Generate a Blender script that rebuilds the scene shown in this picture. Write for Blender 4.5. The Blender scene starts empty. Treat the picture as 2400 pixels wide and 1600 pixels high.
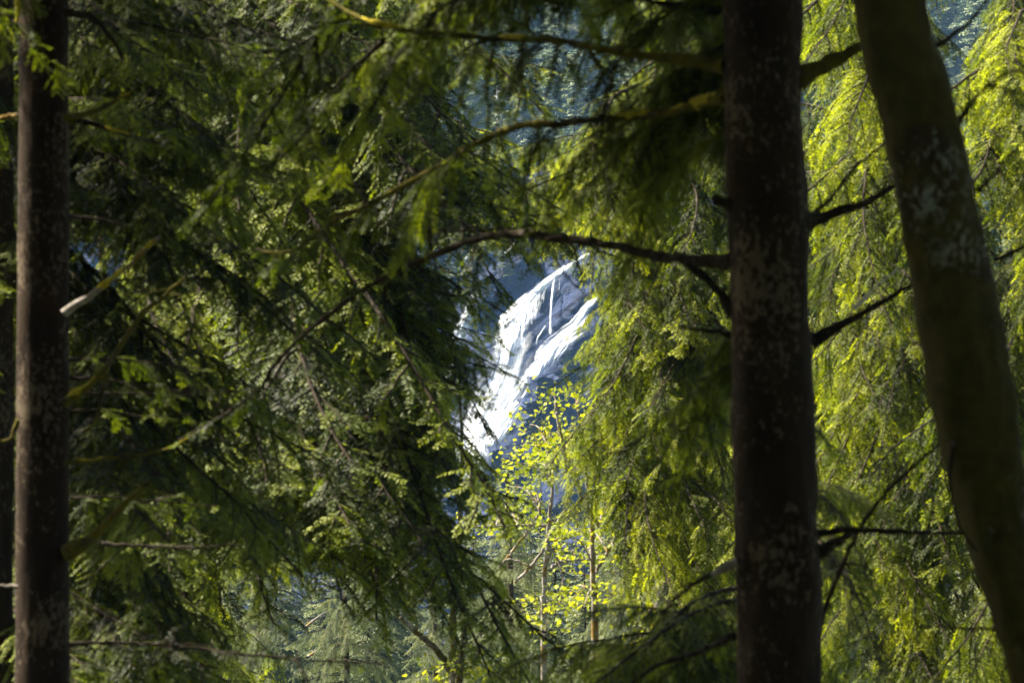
import bpy, math, random
import numpy as np
from mathutils import Vector, noise, Matrix

sc = bpy.context.scene
R = math.radians
# ------------------------------------------------------------------ camera
LENS, SENSOR = 135.0, 36.0
FW = SENSOR / LENS                       # picture width per metre of distance
cam_d = bpy.data.cameras.new('camera')
cam = bpy.data.objects.new('camera', cam_d)
sc.collection.objects.link(cam)
cam.location = (0, 0, 0)
cam.rotation_euler = (R(90), 0, 0)
cam_d.lens, cam_d.sensor_width = LENS, SENSOR
cam_d.clip_start, cam_d.clip_end = 0.1, 3000
cam_d.dof.use_dof = True
cam_d.dof.focus_distance = 290
cam_d.dof.aperture_fstop = 7.8
cam_d.dof.aperture_blades = 9
sc.camera = cam
# ------------------------------------------------------------------ light
SUN_DIR = Vector((-0.62, 0.26, 0.74)).normalized()      # towards the sun
sun_el = math.asin(SUN_DIR.z)
sun_az = math.atan2(SUN_DIR.x, SUN_DIR.y)
w = bpy.data.worlds.new('World'); sc.world = w; w.use_nodes = True
nt = w.node_tree
bg = nt.nodes['Background']
sky = nt.nodes.new('ShaderNodeTexSky'); sky.sky_type = 'NISHITA'; sky.sun_disc = False
sky.dust_density = 3.0; sky.ozone_density = .4; sky.sun_elevation = sun_el; sky.sun_rotation = sun_az
nt.links.new(sky.outputs[0], bg.inputs[0]); bg.inputs[1].default_value = 0.05
sl = bpy.data.lights.new('sun', 'SUN'); sl.energy = 5.0; sl.angle = R(0.5); sl.color = (1.0, 0.92, 0.74)
so = bpy.data.objects.new('sun', sl); sc.collection.objects.link(so)
so.rotation_euler = SUN_DIR.to_track_quat('Z', 'Y').to_euler(); so.location = (-30, 20, 60)
sc.view_settings.view_transform = 'Standard'; sc.view_settings.look = 'None'
sc.view_settings.gamma = 1; sc.view_settings.exposure = 2.25
sc.cycles.use_denoising = True
sc.cycles.max_bounces = 6; sc.cycles.diffuse_bounces = 3; sc.cycles.glossy_bounces = 2
sc.cycles.transmission_bounces = 3; sc.cycles.transparent_max_bounces = 8; sc.cycles.volume_bounces = 0

rng = np.random.default_rng(11)
random.seed(5)
C = sc.collection

def px(x, y, D):                          # a point of the place from where it is seen in the 2400 px photograph
    return np.array([(x - 1200) / 2400 * FW * D, D, (800 - y) / 2400 * FW * D])
def topx(P):
    P = np.asarray(P)
    return 1200 + P[:, 0] / P[:, 1] / FW * 2400, 800 - P[:, 2] / P[:, 1] / FW * 2400

# ------------------------------------------------------------------ materials
def new_mat(name):
    m = bpy.data.materials.new(name); m.use_nodes = True
    n = m.node_tree; b = n.nodes['Principled BSDF']
    return m, n, b
def N(n, t, **kw):
    q = n.nodes.new(t)
    for k, v in kw.items(): setattr(q, k, v)
    return q
def ramp(n, fac, stops):
    r = n.nodes.new('ShaderNodeValToRGB'); n.links.new(fac, r.inputs[0])
    e = r.color_ramp.elements
    while len(e) > 1: e.remove(e[-1])
    e[0].position, e[0].color = stops[0][0], (*stops[0][1], 1)
    for p, c in stops[1:]:
        k = e.new(p); k.color = (*c, 1)
    return r.outputs[0]
def mixc(n, fac, a, b):
    m = n.nodes.new('ShaderNodeMix'); m.data_type = 'RGBA'
    if isinstance(fac, (int, float)): m.inputs[0].default_value = fac
    else: n.links.new(fac, m.inputs[0])
    for s, v in ((m.inputs[6], a), (m.inputs[7], b)):
        if isinstance(v, tuple): s.default_value = (*v, 1)
        else: n.links.new(v, s)
    return m.outputs[2]
def noise_n(n, scale, detail=6, rough=.6, vec=None, sc3=None):
    t = n.nodes.new('ShaderNodeTexNoise'); t.inputs['Scale'].default_value = scale
    t.inputs['Detail'].default_value = detail; t.inputs['Roughness'].default_value = rough
    if vec is None:
        vec = N(n, 'ShaderNodeTexCoord').outputs['Object']
    if sc3:
        mp = N(n, 'ShaderNodeMapping'); mp.inputs['Scale'].default_value = sc3
        n.links.new(vec, mp.inputs[0]); vec = mp.outputs[0]
    n.links.new(vec, t.inputs['Vector'])
    return t.outputs['Fac']

def foliage_mat(name, stops, transl=.45, rough=.65, tcol=(1.6, 1.68, .42), spec=.34):
    m, n, b = new_mat(name)
    at = N(n, 'ShaderNodeAttribute', attribute_name='tint')
    oi = N(n, 'ShaderNodeObjectInfo')
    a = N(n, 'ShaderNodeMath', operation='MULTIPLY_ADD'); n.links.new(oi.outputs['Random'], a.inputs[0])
    a.inputs[1].default_value = .6; a.inputs[2].default_value = -.27  # tone spread per bough, widened to stand in for shaded pockets
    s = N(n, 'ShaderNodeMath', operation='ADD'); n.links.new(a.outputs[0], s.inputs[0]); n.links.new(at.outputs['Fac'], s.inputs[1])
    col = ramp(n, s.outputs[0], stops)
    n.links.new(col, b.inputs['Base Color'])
    b.inputs['Roughness'].default_value = rough; b.inputs['Specular IOR Level'].default_value = spec
    tr = N(n, 'ShaderNodeBsdfTranslucent')
    vm = N(n, 'ShaderNodeMix', data_type='RGBA', blend_type='MULTIPLY'); vm.inputs[0].default_value = 1
    n.links.new(col, vm.inputs[6]); vm.inputs[7].default_value = (*tcol, 1); n.links.new(vm.outputs[2], tr.inputs[0])
    ms = N(n, 'ShaderNodeMixShader'); ms.inputs[0].default_value = transl
    n.links.new(b.outputs[0], ms.inputs[1]); n.links.new(tr.outputs[0], ms.inputs[2])
    n.links.new(ms.outputs[0], n.nodes['Material Output'].inputs[0])
    return m
def bark_mat(name, dark, light, patch, pamt, moss=None, mamt=.5, scale=9, mscale=1.6):
    m, n, b = new_mat(name)
    f = noise_n(n, scale, 8, .65, sc3=(1, 1, .35))
    c = ramp(n, f, [(.3, dark), (.7, light)])
    p = noise_n(n, scale * 5, 5, .65, sc3=(1, 1, .7)); p2 = noise_n(n, scale * .4, 3, .5)
    pm = N(n, 'ShaderNodeMath', operation='MULTIPLY_ADD'); n.links.new(p2, pm.inputs[0]); pm.inputs[1].default_value = .7; n.links.new(p, pm.inputs[2])
    pf = ramp(n, pm.outputs[0], [(.96 - pamt, (0, 0, 0)), (1.08 - pamt * .9, (.75, .75, .75))])
    c = mixc(n, pf, c, patch)
    if moss:
        q = noise_n(n, mscale, 6, .7)
        mf = ramp(n, q, [(.62 - mamt * .4, (0, 0, 0)), (.70 - mamt * .4, (1, 1, 1))])
        mc = ramp(n, noise_n(n, 14, 5, .7), [(.3, tuple(.4 * v for v in moss)), (.7, moss)])
        c = mixc(n, mf, c, mc)
    n.links.new(c, b.inputs['Base Color']); b.inputs['Roughness'].default_value = .9
    b.inputs['Specular IOR Level'].default_value = .15
    bp = N(n, 'ShaderNodeBump'); bp.inputs['Strength'].default_value = .8; bp.inputs['Distance'].default_value = .015
    n.links.new(f, bp.inputs['Height']); n.links.new(bp.outputs[0], b.inputs['Normal'])
    return m

M = {}
M['near'] = foliage_mat('shaded_hemlock_needles', [(0, (.006, .009, .002)), (.35, (.022, .032, .004)), (.6, (.066, .092, .009)), (1, (.20, .23, .016))], .42)  # dark needle copy: shade of the near boughs is in its colour
M['mid'] = foliage_mat('sunlit_needles', [(0, (.006, .010, .002)), (.33, (.030, .045, .005)), (.6, (.105, .135, .012)), (1, (.30, .32, .02))], .5)  # brighter needle copy: sunlight put into its colour
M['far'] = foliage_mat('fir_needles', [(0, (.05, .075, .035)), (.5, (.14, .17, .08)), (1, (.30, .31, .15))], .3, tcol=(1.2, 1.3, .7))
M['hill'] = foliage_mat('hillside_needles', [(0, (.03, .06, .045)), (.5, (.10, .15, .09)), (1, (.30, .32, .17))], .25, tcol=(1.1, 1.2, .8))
M['maple'] = foliage_mat('maple_leaf', [(0, (.12, .17, .012)), (.5, (.24, .29, .014)), (1, (.36, .38, .02))], .5, tcol=(1.3, 1.2, .6))
M['bark'] = bark_mat('hemlock_bark', (.013, .0075, .003), (.036, .021, .0095), (.14, .105, .065), .06)
M['bark_lichen'] = bark_mat('lichen_spotted_bark', (.010, .005, .0018), (.028, .015, .006), (.12, .09, .06), .065)
M['bark_moss'] = bark_mat('mossy_bark', (.014, .009, .003), (.044, .029, .011), (.26, .27, .20), .05, (.070, .058, .008), .5)
M['twig'] = bark_mat('branch_bark', (.010, .007, .004), (.035, .024, .013), (.12, .10, .08), .03, scale=18)
M['twig_moss'] = bark_mat('mossy_branch_bark', (.014, .010, .004), (.04, .03, .010), (.20, .17, .13), .04, (.13, .11, .012), .5, scale=18, mscale=5)  # moss tone lifted to make up for shade around the branches
M['pale'] = bark_mat('pale_alder_bark', (.10, .08, .065), (.32, .28, .25), (.45, .42, .39), .05, (.28, .17, .03), .28, scale=14, mscale=4)
M['alder'] = bark_mat('mossy_alder_bark', (.05, .04, .025), (.16, .13, .10), (.35, .32, .28), .05, (.09, .07, .012), .4, scale=14, mscale=4)
M['snag'] = bark_mat('bleached_wood', (.4, .38, .36), (.75, .74, .72), (.8, .8, .8), .05)
M['moss'] = bark_mat('sunlit_golden_moss', (.22, .18, .014), (.64, .52, .04), (.30, .26, .03), .02, scale=30)  # moss albedo raised so tufts in shade still look sunlit

# ------------------------------------------------------------------ mesh helpers
def mesh_obj(name, V, F, mat, parent=None, tint=None, uv=None, smooth=False, extra=None):
    """F: (n,4) or (n,3) int array, or a list of such arrays"""
    Fs = F if isinstance(F, list) else [F]
    me = bpy.data.meshes.new(name)
    V = np.asarray(V, np.float32)
    nl = sum(f.size for f in Fs); nf = sum(len(f) for f in Fs)
    me.vertices.add(len(V)); me.vertices.foreach_set('co', V.ravel())
    me.loops.add(nl); me.polygons.add(nf)
    me.loops.foreach_set('vertex_index', np.concatenate([f.ravel() for f in Fs]).astype(np.int32))
    tot = np.concatenate([np.full(len(f), f.shape[1]) for f in Fs]).astype(np.int32)
    me.polygons.foreach_set('loop_start', np.concatenate([[0], np.cumsum(tot)[:-1]]).astype(np.int32))
    if smooth: me.polygons.foreach_set('use_smooth', np.ones(nf, bool))
    if tint is not None:
        a = me.attributes.new('tint', 'FLOAT', 'FACE'); a.data.foreach_set('value', np.asarray(tint, np.float32))
    if extra is not None:
        for k, v in extra.items():
            a = me.attributes.new(k, 'FLOAT', 'POINT'); a.data.foreach_set('value', np.asarray(v, np.float32))
    me.update(calc_edges=True)
    me.materials.append(mat)
    o = bpy.data.objects.new(name, me); C.objects.link(o)
    if parent: o.parent = parent
    return o
def empty(name, loc, label=None, cat=None, group=None):
    o = bpy.data.objects.new(name, None); C.objects.link(o); o.location = loc
    o.empty_display_size = .2
    if label: o['label'] = label
    if cat: o['category'] = cat
    if group: o['group'] = group
    return o
def norm(v): return v / np.maximum(np.linalg.norm(v, axis=-1, keepdims=True), 1e-9)
def spline(pts, n):
    """Catmull-Rom through the points, n samples"""
    P = np.asarray(pts, float)
    P = np.vstack([2 * P[0] - P[1], P, 2 * P[-1] - P[-2]])
    k = len(P) - 3
    t = np.linspace(0, k - 1e-6, n); i = t.astype(int); f = (t - i)[:, None]
    a, b, c, d = P[i], P[i + 1], P[i + 2], P[i + 3]
    return .5 * ((2 * b) + (-a + c) * f + (2 * a - 5 * b + 4 * c - d) * f ** 2 + (-a + 3 * b - 3 * c + d) * f ** 3)
def tube(P, r, seg=8, bump=0., seed=0, bscale=6., close=True):
    P = np.asarray(P, float); n = len(P); r = np.broadcast_to(np.asarray(r, float), (n,)).copy()
    T = norm(np.gradient(P, axis=0))
    ref = np.array([0, 1., 0.]) if abs(T[:, 1]).mean() < .8 else np.array([1., 0, 0])
    A = norm(np.cross(T, ref)); B = np.cross(T, A)
    th = np.linspace(0, 2 * math.pi, seg, endpoint=False)
    rr = np.repeat(r[:, None], seg, 1)
    if bump:
        for i in range(n):
            for j in range(seg):
                q = P[i] * bscale * np.array([1, 1, .6]) + np.array([math.cos(th[j]), math.sin(th[j]), 0]) * 1.3 + seed
                rr[i, j] *= 1 + bump * noise.noise(q * .6) + bump * .7 * noise.noise(q * 2.3) + bump * .5 * noise.noise(q * 6.1)
    V = P[:, None, :] + rr[..., None] * (A[:, None, :] * np.cos(th)[None, :, None] + B[:, None, :] * np.sin(th)[None, :, None])
    V = V.reshape(-1, 3)
    i = np.arange(n - 1)[:, None] * seg; j = np.arange(seg)[None, :]; j2 = (j + 1) % seg
    F = np.stack([i + j, i + j2, i + seg + j2, i + seg + j], -1).reshape(-1, 4)
    return V, F
def join(parts):
    Vs, Fs, k = [], [], 0
    for V, F in parts:
        Vs.append(V); Fs.append(F + k); k += len(V)
    return np.vstack(Vs), np.vstack(Fs)

def drop(P0, D0, length, steps, grav, wob=.0, g=rng):
    """many drooping shoots at once: P0,D0 (n,3), length (n,) -> (n,steps+1,3)"""
    n = len(P0); out = np.zeros((n, steps + 1, 3)); out[:, 0] = P0
    d = norm(D0); st = (length / steps)[:, None]
    gv = np.array([0, 0, -1.])
    for k in range(steps):
        d = norm(d + gv * grav * st + (g.normal(0, wob, (n, 3)) if wob else 0))
        out[:, k + 1] = out[:, k] + d * st
    return out
def at_frac(Q, t):
    """Q (m,3) path, t array in 0..1 -> points, tangents"""
    s = t * (len(Q) - 1); i = np.clip(s.astype(int), 0, len(Q) - 2); f = (s - i)[:, None]
    return Q[i] * (1 - f) + Q[i + 1] * f, norm(Q[i + 1] - Q[i])

def leafy(path, lod, sec_len=.75, dens=1.0, t0=.12, sec_grav=1.6, ter_grav=3.0, seed=1, prof=None, tintbase=.5, sec_gap=.07):
    """needle foliage for one bough along path. lod=(needle_len, needle_w, needle_gap, ter_gap)"""
    g = np.random.default_rng(seed)
    nl, nw, ng, tg = lod
    path = np.asarray(path, float)
    L = np.linalg.norm(np.diff(path, axis=0), axis=1).sum()
    ns = max(4, int(L * (1 - t0) / sec_gap * dens))
    t = np.sort(t0 + (1 - t0) * (np.arange(ns) + g.uniform(-.4, .4, ns)).clip(0, ns - 1) / (ns - 1))
    P, T = at_frac(path, t)
    side = norm(np.cross(T, np.array([0, 0, 1.])) + 1e-6)
    sg = np.where(np.arange(ns) % 2 == 0, 1., -1.)[:, None]
    pr = prof(t) if prof else (np.minimum(1, .45 + 1.6 * (t - t0)) * (1.08 - t) ** .55)
    sl = sec_len * pr * g.choice([.35, .6, .85, 1.1, 1.35], ns) * g.uniform(.85, 1.15, ns)
    D = T * g.uniform(.5, .9, (ns, 1)) + side * sg * g.uniform(.5, .95, (ns, 1)) + np.array([0, 0, 1.]) * g.uniform(-.35, .2, (ns, 1))
    S = drop(P, D, sl, 8, sec_grav, .13, g)                     # (ns,9,3)
    # tertiary shoots
    TP, TD, TLn, TT, SS = [], [], [], [], []
    for i in range(ns):
        m = max(3, int(sl[i] / tg))
        u = (np.arange(m) + .5) / m
        p, tt = at_frac(S[i], u)
        sd = norm(np.cross(tt, np.array([0, 0, 1.])) + side[i] * .15)
        s2 = np.where(np.arange(m) % 2 == 0, 1., -1.)[:, None]
        TP.append(p); TD.append(tt * .8 + sd * s2 * .75 + g.normal(0, .12, (m, 3)))
        ln = sl[i] * .44 * (1.05 - u) ** .7 * g.uniform(.6, 1.2, m) + .03
        TLn.append(np.minimum(ln * 1.25, .33) * (g.random(m) > .12)); TT.append(np.full(m, g.normal(tintbase, .2)))  # wide tone spread per spray imitates shadow between clumps
    TP, TD, TLn, TT = np.vstack(TP), np.vstack(TD), np.concatenate(TLn), np.concatenate(TT)
    TT = TT + g.normal(0, .10, len(TT))
    Q = drop(TP, TD, TLn, 4, ter_grav, .12, g)
    # add secondaries themselves as shoots
    shoots = [(Q, TLn, TT), (S, sl, np.full(ns, tintbase))]
    Vs, ts = [], []
    for A, ln, tn in shoots:
        k = np.maximum(2, (ln / ng).astype(int))
        idx = np.repeat(np.arange(len(A)), k)
        off = np.concatenate([np.arange(v) for v in k]); u = (off + .5) / k[idx]
        st = A.shape[1] - 1
        s = u * st; i = np.clip(s.astype(int), 0, st - 1); f = (s - i)[:, None]
        p = A[idx, i] * (1 - f) + A[idx, i + 1] * f
        tt = norm(A[idx, i + 1] - A[idx, i])
        ref = norm(np.cross(tt, np.array([0, 0, 1.])) + g.normal(0, .2, (len(A), 3))[idx])
        sgn = np.where(off % 2 == 0, 1., -1.)[:, None]
        dr = norm(tt * g.uniform(.3, .8, (len(p), 1)) + ref * sgn + np.array([0, 0, -.25]) + g.normal(0, .15, (len(p), 3)))
        ll = nl * g.uniform(.7, 1.15, (len(p), 1)) * (1 - .45 * u[:, None] ** 3)
        wv = norm(np.cross(dr, np.cross(tt, ref) + g.normal(0, .3, (len(p), 3)))) * nw * .5
        mid = p + dr * ll * .45
        V = np.stack([p, mid + wv, p + dr * ll, mid - wv], 1)
        Vs.append(V.reshape(-1, 3)); ts.append(tn[idx] + .18 * u)
    V = np.vstack(Vs); tint = np.concatenate(ts).clip(0, 1)
    F = np.arange(len(V)).reshape(-1, 4)
    wood = [tube(S[i], np.linspace(.0045, .0015, 9) * (1 + sl[i]), 3) for i in range(ns)]
    return V, F, tint, wood
LOD_NEAR = (.026, .0085, .0066, .026)
LOD_MID = (.034, .0125, .0110, .040)
LOD_FAR = (.10, .030, .05, .13)

def limb(L, rise, sag, bend, n=26, wig=.05, seed=0):
    g = np.random.default_rng(seed)
    t = np.linspace(0, 1, n)
    x = L * t; z = L * (rise * t - sag * t ** 2); y = L * bend * t ** 2 + .05 * L * np.sin(t * g.uniform(3, 7) + g.uniform(0, 6)) * t
    P = np.stack([x, y, z], 1)
    P += np.cumsum(g.normal(0, wig * L / n, (n, 3)), 0) * np.minimum(1, t * 5)[:, None]
    return P
def bough_proto(kind, seed):
    lod, mat, dens, sl, gap = {'near': (LOD_NEAR, M['near'], 1, .62, .050), 'mid': (LOD_MID, M['mid'], 1, .80, .072),
                          'far': (LOD_FAR, M['far'], 1, .8, .16)}[kind]
    g = random.Random(seed)
    P = limb(3.0, g.uniform(.05, .3), g.uniform(.2, .7), g.uniform(-.3, .3), seed=seed)
    V, F, tint, wood = leafy(P, lod, sl, dens, seed=seed, sec_grav=g.uniform(1.8, 4.0) * (1.4 if kind == 'mid' else 1), ter_grav=g.uniform(2.5, 5) * (1.8 if kind == 'mid' else 1), tintbase=g.uniform(.4, .55), sec_gap=gap)
    lv = tube(P, np.linspace(.022, .004, len(P)), 7)
    WV, WF = join([lv] + wood)
    a = mesh_obj('branch', WV, WF, M['twig'], smooth=True)
    b = mesh_obj('foliage', V, F, mat, tint=tint)
    me = (a.data, b.data)
    smp = V[:: max(1, len(V) // 600)].copy()
    bpy.data.objects.remove(a); bpy.data.objects.remove(b)
    return me[0], me[1], smp
PROTO = {k: [bough_proto(k, s + o) for s in range(n)] for k, n, o in (('near', 10, 20), ('mid', 8, 60))}

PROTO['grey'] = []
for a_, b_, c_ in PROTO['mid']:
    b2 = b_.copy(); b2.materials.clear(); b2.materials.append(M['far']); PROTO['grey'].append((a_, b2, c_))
# ------------------------------------------------------------------ gaps one can look through (picture polygons)
WIN = [
 (.022, [(1110, 620), (1150, 590), (1250, 585), (1370, 595), (1350, 700), (1325, 800), (1280, 900), (1255, 1010), (1260, 1050), (1180, 1090), (1120, 1085), (1085, 1050), (1100, 960), (1150, 880), (1160, 740)]),
 (.10, [(970, 175), (1090, 165), (1300, 210), (1330, 285), (1200, 300), (1080, 330), (970, 290)]),
 (.10, [(1310, 0), (1430, 0), (1420, 120), (1310, 120)]),
 (.03, [(1100, 1110), (1180, 1180), (1330, 1240), (1460, 1300), (1440, 1400), (1250, 1420), (1190, 1380), (1090, 1230)]),
 (.03, [(600, 1390), (800, 1370), (950, 1420), (1110, 1440), (1130, 1600), (680, 1560)]),
 (.12, [(170, 720), (290, 720), (290, 810), (170, 810)]), (.07, [(240, 880), (335, 880), (335, 975), (240, 975)]),
 (.12, [(1160, 380), (1280, 380), (1270, 445), (1180, 450)]),
]
HOLES = [[(a, b), (c, b), (c, d), (a, d)] for a, b, c, d in ((165, 560, 300, 640), (520, 740, 600, 800), (420, 1270, 530, 1350), (560, 1290, 720, 1390), (860, 890, 960, 1000),
    (900, 1050, 1000, 1110), (480, 1500, 620, 1600), (620, 480, 700, 540), (380, 1150, 460, 1210))]
def inside(poly, x, y):
    c = np.zeros(len(x), bool); n = len(poly)
    for i in range(n):
        x1, y1 = poly[i]; x2, y2 = poly[(i + 1) % n]
        if y1 == y2: continue
        k = ((y1 > y) != (y2 > y)) & (x < (x2 - x1) * (y - y1) / (y2 - y1) + x1)
        c ^= k
    return c
def blocks_view(P, mul=1., skip=(), near=False):
    x, y = topx(P)
    if near and any(inside(h, x, y).mean() > .04 for h in HOLES): return True
    for i, (th, poly) in enumerate(WIN):
        if i in skip: continue
        if inside(poly, x, y).mean() > th * mul: return True
    return False

SUNNY = np.array([px(1620, 240, 14.6), px(890, 60, 15.5), px(260, 655, 17.3), px(1665, 1348, 14.4), px(215, 900, 17.3), px(660, 780, 27), px(700, 900, 27), px(300, 430, 24), px(350, 250, 24), px(250, 180, 24),
    px(420, 480, 24), px(620, 560, 26), px(540, 100, 24), px(760, 1120, 26), px(560, 1380, 24), px(820, 420, 26), px(400, 760, 24)])
SV = np.array(SUN_DIR)
def shades(P):
    d = P[:, None, :] - SUNNY[None]; t = d @ SV
    pr_ = np.linalg.norm(d - t[..., None] * SV, axis=-1)
    return (((t > .6) & (pr_ < np.where(np.arange(len(SUNNY)) < 5, .13, .24))).sum(0) > 4).any()
def fir_shades(x, y, top, rad=3.4):
    for q in SUNNY:
        for t in np.linspace(2, 26, 50):
            p = q + SV * t
            if p[2] < top and math.hypot(p[0] - x, p[1] - y) < rad * min(1, (top - p[2]) / 16) + .3: return True
    return False
def put_bough(tree, base, tip, kind, roll=None, pid=None, force=False, mul=1., skip=()):
    """a bough of the tree from base towards tip"""
    base = np.asarray(base, float); tip = np.asarray(tip, float)
    pr = PROTO[kind]; a, b, smp = pr[pid if pid is not None else random.randrange(len(pr))]
    d = tip - base; L = np.linalg.norm(d); s = L / 2.9
    yaw = math.atan2(d[1], d[0]); pitch = -math.asin(d[2] / L)
    # a proto ends a little below its base: counter a part of that
    rot = Matrix.Rotation(yaw, 4, 'Z') @ Matrix.Rotation(pitch - .12, 4, 'Y') @ Matrix.Rotation(random.uniform(-.25, .25) if roll is None else roll, 4, 'X')
    fs = s ** .75 if s > 1 else s
    mw = Matrix.Translation(Vector(base)) @ rot @ Matrix.Diagonal((s, fs, fs, 1))
    A = np.array(mw)
    W = smp @ A[:3, :3].T + A[:3, 3]
    if not force and (blocks_view(W, mul, skip, kind == 'near') or shades(W)): return None
    o = bpy.data.objects.new('branch', a); C.objects.link(o); o.parent = tree
    o.matrix_local = Matrix.Translation(-tree.location) @ mw
    f = bpy.data.objects.new('foliage', b); C.objects.link(f); f.parent = o
    return o

# ------------------------------------------------------------------ terrain
def terr(x, y):
    if y < 0: z = -1.7 + .45 * min(-y, 55)  # unseen bank behind the view, raised to block low sky light
    elif y < 30: z = -1.7 - .17 * y
    elif y < 200: z = -6.8 - .17 * (y - 30)
    elif y < 294: z = -35.7 + .04 * (y - 200)
    elif y < 308: z = -32 + (y - 294) * 3.0
    else: z = 10 + (y - 308) * .60
    amp = 0 if abs(y) < 12 else min(1, (abs(y) - 12) / 60)
    return z + amp * (2.2 * noise.noise((x * .03, y * .03, 1)) + .7 * noise.noise((x * .12, y * .12, 3)))
xs = np.linspace(-190, 190, 130)
ys = np.concatenate([np.linspace(-60, 200, 70), np.linspace(206, 470, 110)])
GV = np.array([[x, y, terr(x, y)] for y in ys for x in xs])
nx = len(xs); i = np.arange(len(ys) - 1)[:, None] * nx + np.arange(nx - 1)[None, :]
GF = np.stack([i, i + 1, i + nx + 1, i + nx], -1).reshape(-1, 4)
m, n, b = new_mat('forest_floor')
c = ramp(n, noise_n(n, .8, 8, .7), [(.3, (.02, .018, .008)), (.5, (.035, .045, .012)), (.7, (.06, .08, .02))])
n.links.new(c, b.inputs['Base Color']); b.inputs['Roughness'].default_value = .95
g_ = mesh_obj('ground', GV, GF, m, smooth=True); g_['kind'] = 'structure'

# ------------------------------------------------------------------ cliff
def cliff_y(x, z, fine=True):
    """distance of the rock face at x, z"""
    y = 292.0 + .5 * z - .35 * max(x, -12)                 # leaning back and turned to the left
    # large diagonal ledges that fall from upper right to lower left
    s = (x * .62 - z * .78); u = (x * .78 + z * .62)
    q = noise.noise((s * .10, u * .035, 2)) * 2.4 + noise.noise((s * .34, u * .10, 5)) * 1.1
    st = s * .17 + noise.noise((x * .08, z * .08, 9)) * 1.2
    if not fine: return y + q + .2
    q += abs((st - math.floor(st)) - .4) * 1.3
    q += noise.fractal((s * .5, u * .22, 7), .7, 2.1, 7) * .50
    q -= abs(noise.noise((s * .8, u * .2, 8))) * .5
    return y + q
cx = np.linspace(-48, 44, 500); cz = np.linspace(-34, 14, 300)
CV = []
for z in cz:
    for x in cx:
        e = max(0, z - 8.5 - 2.5 * noise.noise((x * .15, 0, 0))) * 2.2
        CV.append((x, cliff_y(x, z) + e, z))
CV = np.array(CV); nx = len(cx)
i = np.arange(len(cz) - 1)[:, None] * nx + np.arange(nx - 1)[None, :]
CF = np.stack([i, i + 1, i + nx + 1, i + nx], -1).reshape(-1, 4)
m, n, b = new_mat('hazy_wet_slate')
f1 = noise_n(n, .35, 9, .65, sc3=(1, 1, .5)); f2 = noise_n(n, 1.6, 8, .7)
c1 = ramp(n, f1, [(.3, (.003, .010, .045)), (.5, (.008, .026, .11)), (.62, (.004, .014, .06)), (.8, (.020, .048, .15))])  # blue of the distant haze put into the wet rock's colour
c2 = ramp(n, f2, [(.35, (.4, .4, .42)), (.65, (1.3, 1.25, 1.2))])
mm = N(n, 'ShaderNodeMix', data_type='RGBA', blend_type='MULTIPLY'); mm.inputs[0].default_value = .8
n.links.new(c1, mm.inputs[6]); n.links.new(c2, mm.inputs[7]); n.links.new(mm.outputs[2], b.inputs['Base Color'])
b.inputs['Roughness'].default_value = .6; b.inputs['Specular IOR Level'].default_value = .2
bp = N(n, 'ShaderNodeBump'); bp.inputs['Strength'].default_value = 1; bp.inputs['Distance'].default_value = .35
n.links.new(f2, bp.inputs['Height']); n.links.new(bp.outputs[0], b.inputs['Normal'])
cl = mesh_obj('cliff', CV, CF, m); cl['kind'] = 'structure'

def on_cliff(x, y, off=.0, fine=True):
    D = 288.
    for _ in range(12):
        p = px(x, y, D); D = .5 * D + .5 * (cliff_y(p[0], p[2], fine) - off)
    return px(x, y, D)

# ------------------------------------------------------------------ waterfall
def z2(x, y): return (900 + x / 2.75, 500 + y / 2.75)
def water_mat(name, sx, sy, lo, hi):
    m, n, b = new_mat(name)
    at = N(n, 'ShaderNodeAttribute', attribute_name='across'); al = N(n, 'ShaderNodeAttribute', attribute_name='along')
    dn = N(n, 'ShaderNodeAttribute', attribute_name='opacity')
    cb = N(n, 'ShaderNodeCombineXYZ'); n.links.new(at.outputs['Fac'], cb.inputs[0]); n.links.new(al.outputs['Fac'], cb.inputs[1])
    w1 = N(n, 'ShaderNodeTexNoise'); w1.inputs['Scale'].default_value = .9; w1.inputs['Detail'].default_value = 5; n.links.new(cb.outputs[0], w1.inputs['Vector'])
    va = N(n, 'ShaderNodeVectorMath', operation='MULTIPLY_ADD'); n.links.new(w1.outputs['Color'], va.inputs[0]); va.inputs[1].default_value = (1.1, 2.5, 0); n.links.new(cb.outputs[0], va.inputs[2])
    f = noise_n(n, 1, 12, .70, vec=va.outputs[0], sc3=(sx, sy, 1))
    a = N(n, 'ShaderNodeMath', operation='ADD'); n.links.new(f, a.inputs[0]); n.links.new(dn.outputs['Fac'], a.inputs[1])
    mr = N(n, 'ShaderNodeMapRange'); mr.inputs[1].default_value = lo; mr.inputs[2].default_value = hi
    n.links.new(a.outputs[0], mr.inputs[0])
    b.inputs['Base Color'].default_value = (.78, .84, .93, 1); b.inputs['Roughness'].default_value = .45
    n.links.new(mr.outputs[0], b.inputs['Alpha'])
    return m
WM = water_mat('white_water', 2.0, .5, .80, 1.45)
WV_ = water_mat('thin_water_veil', 3.0, .35, .80, 1.60)
wf = empty('waterfall', tuple(on_cliff(*z2(900, 900))), 'white waterfall sliding in diagonal cascades down the dark blue rock cliff', 'waterfall')
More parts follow.
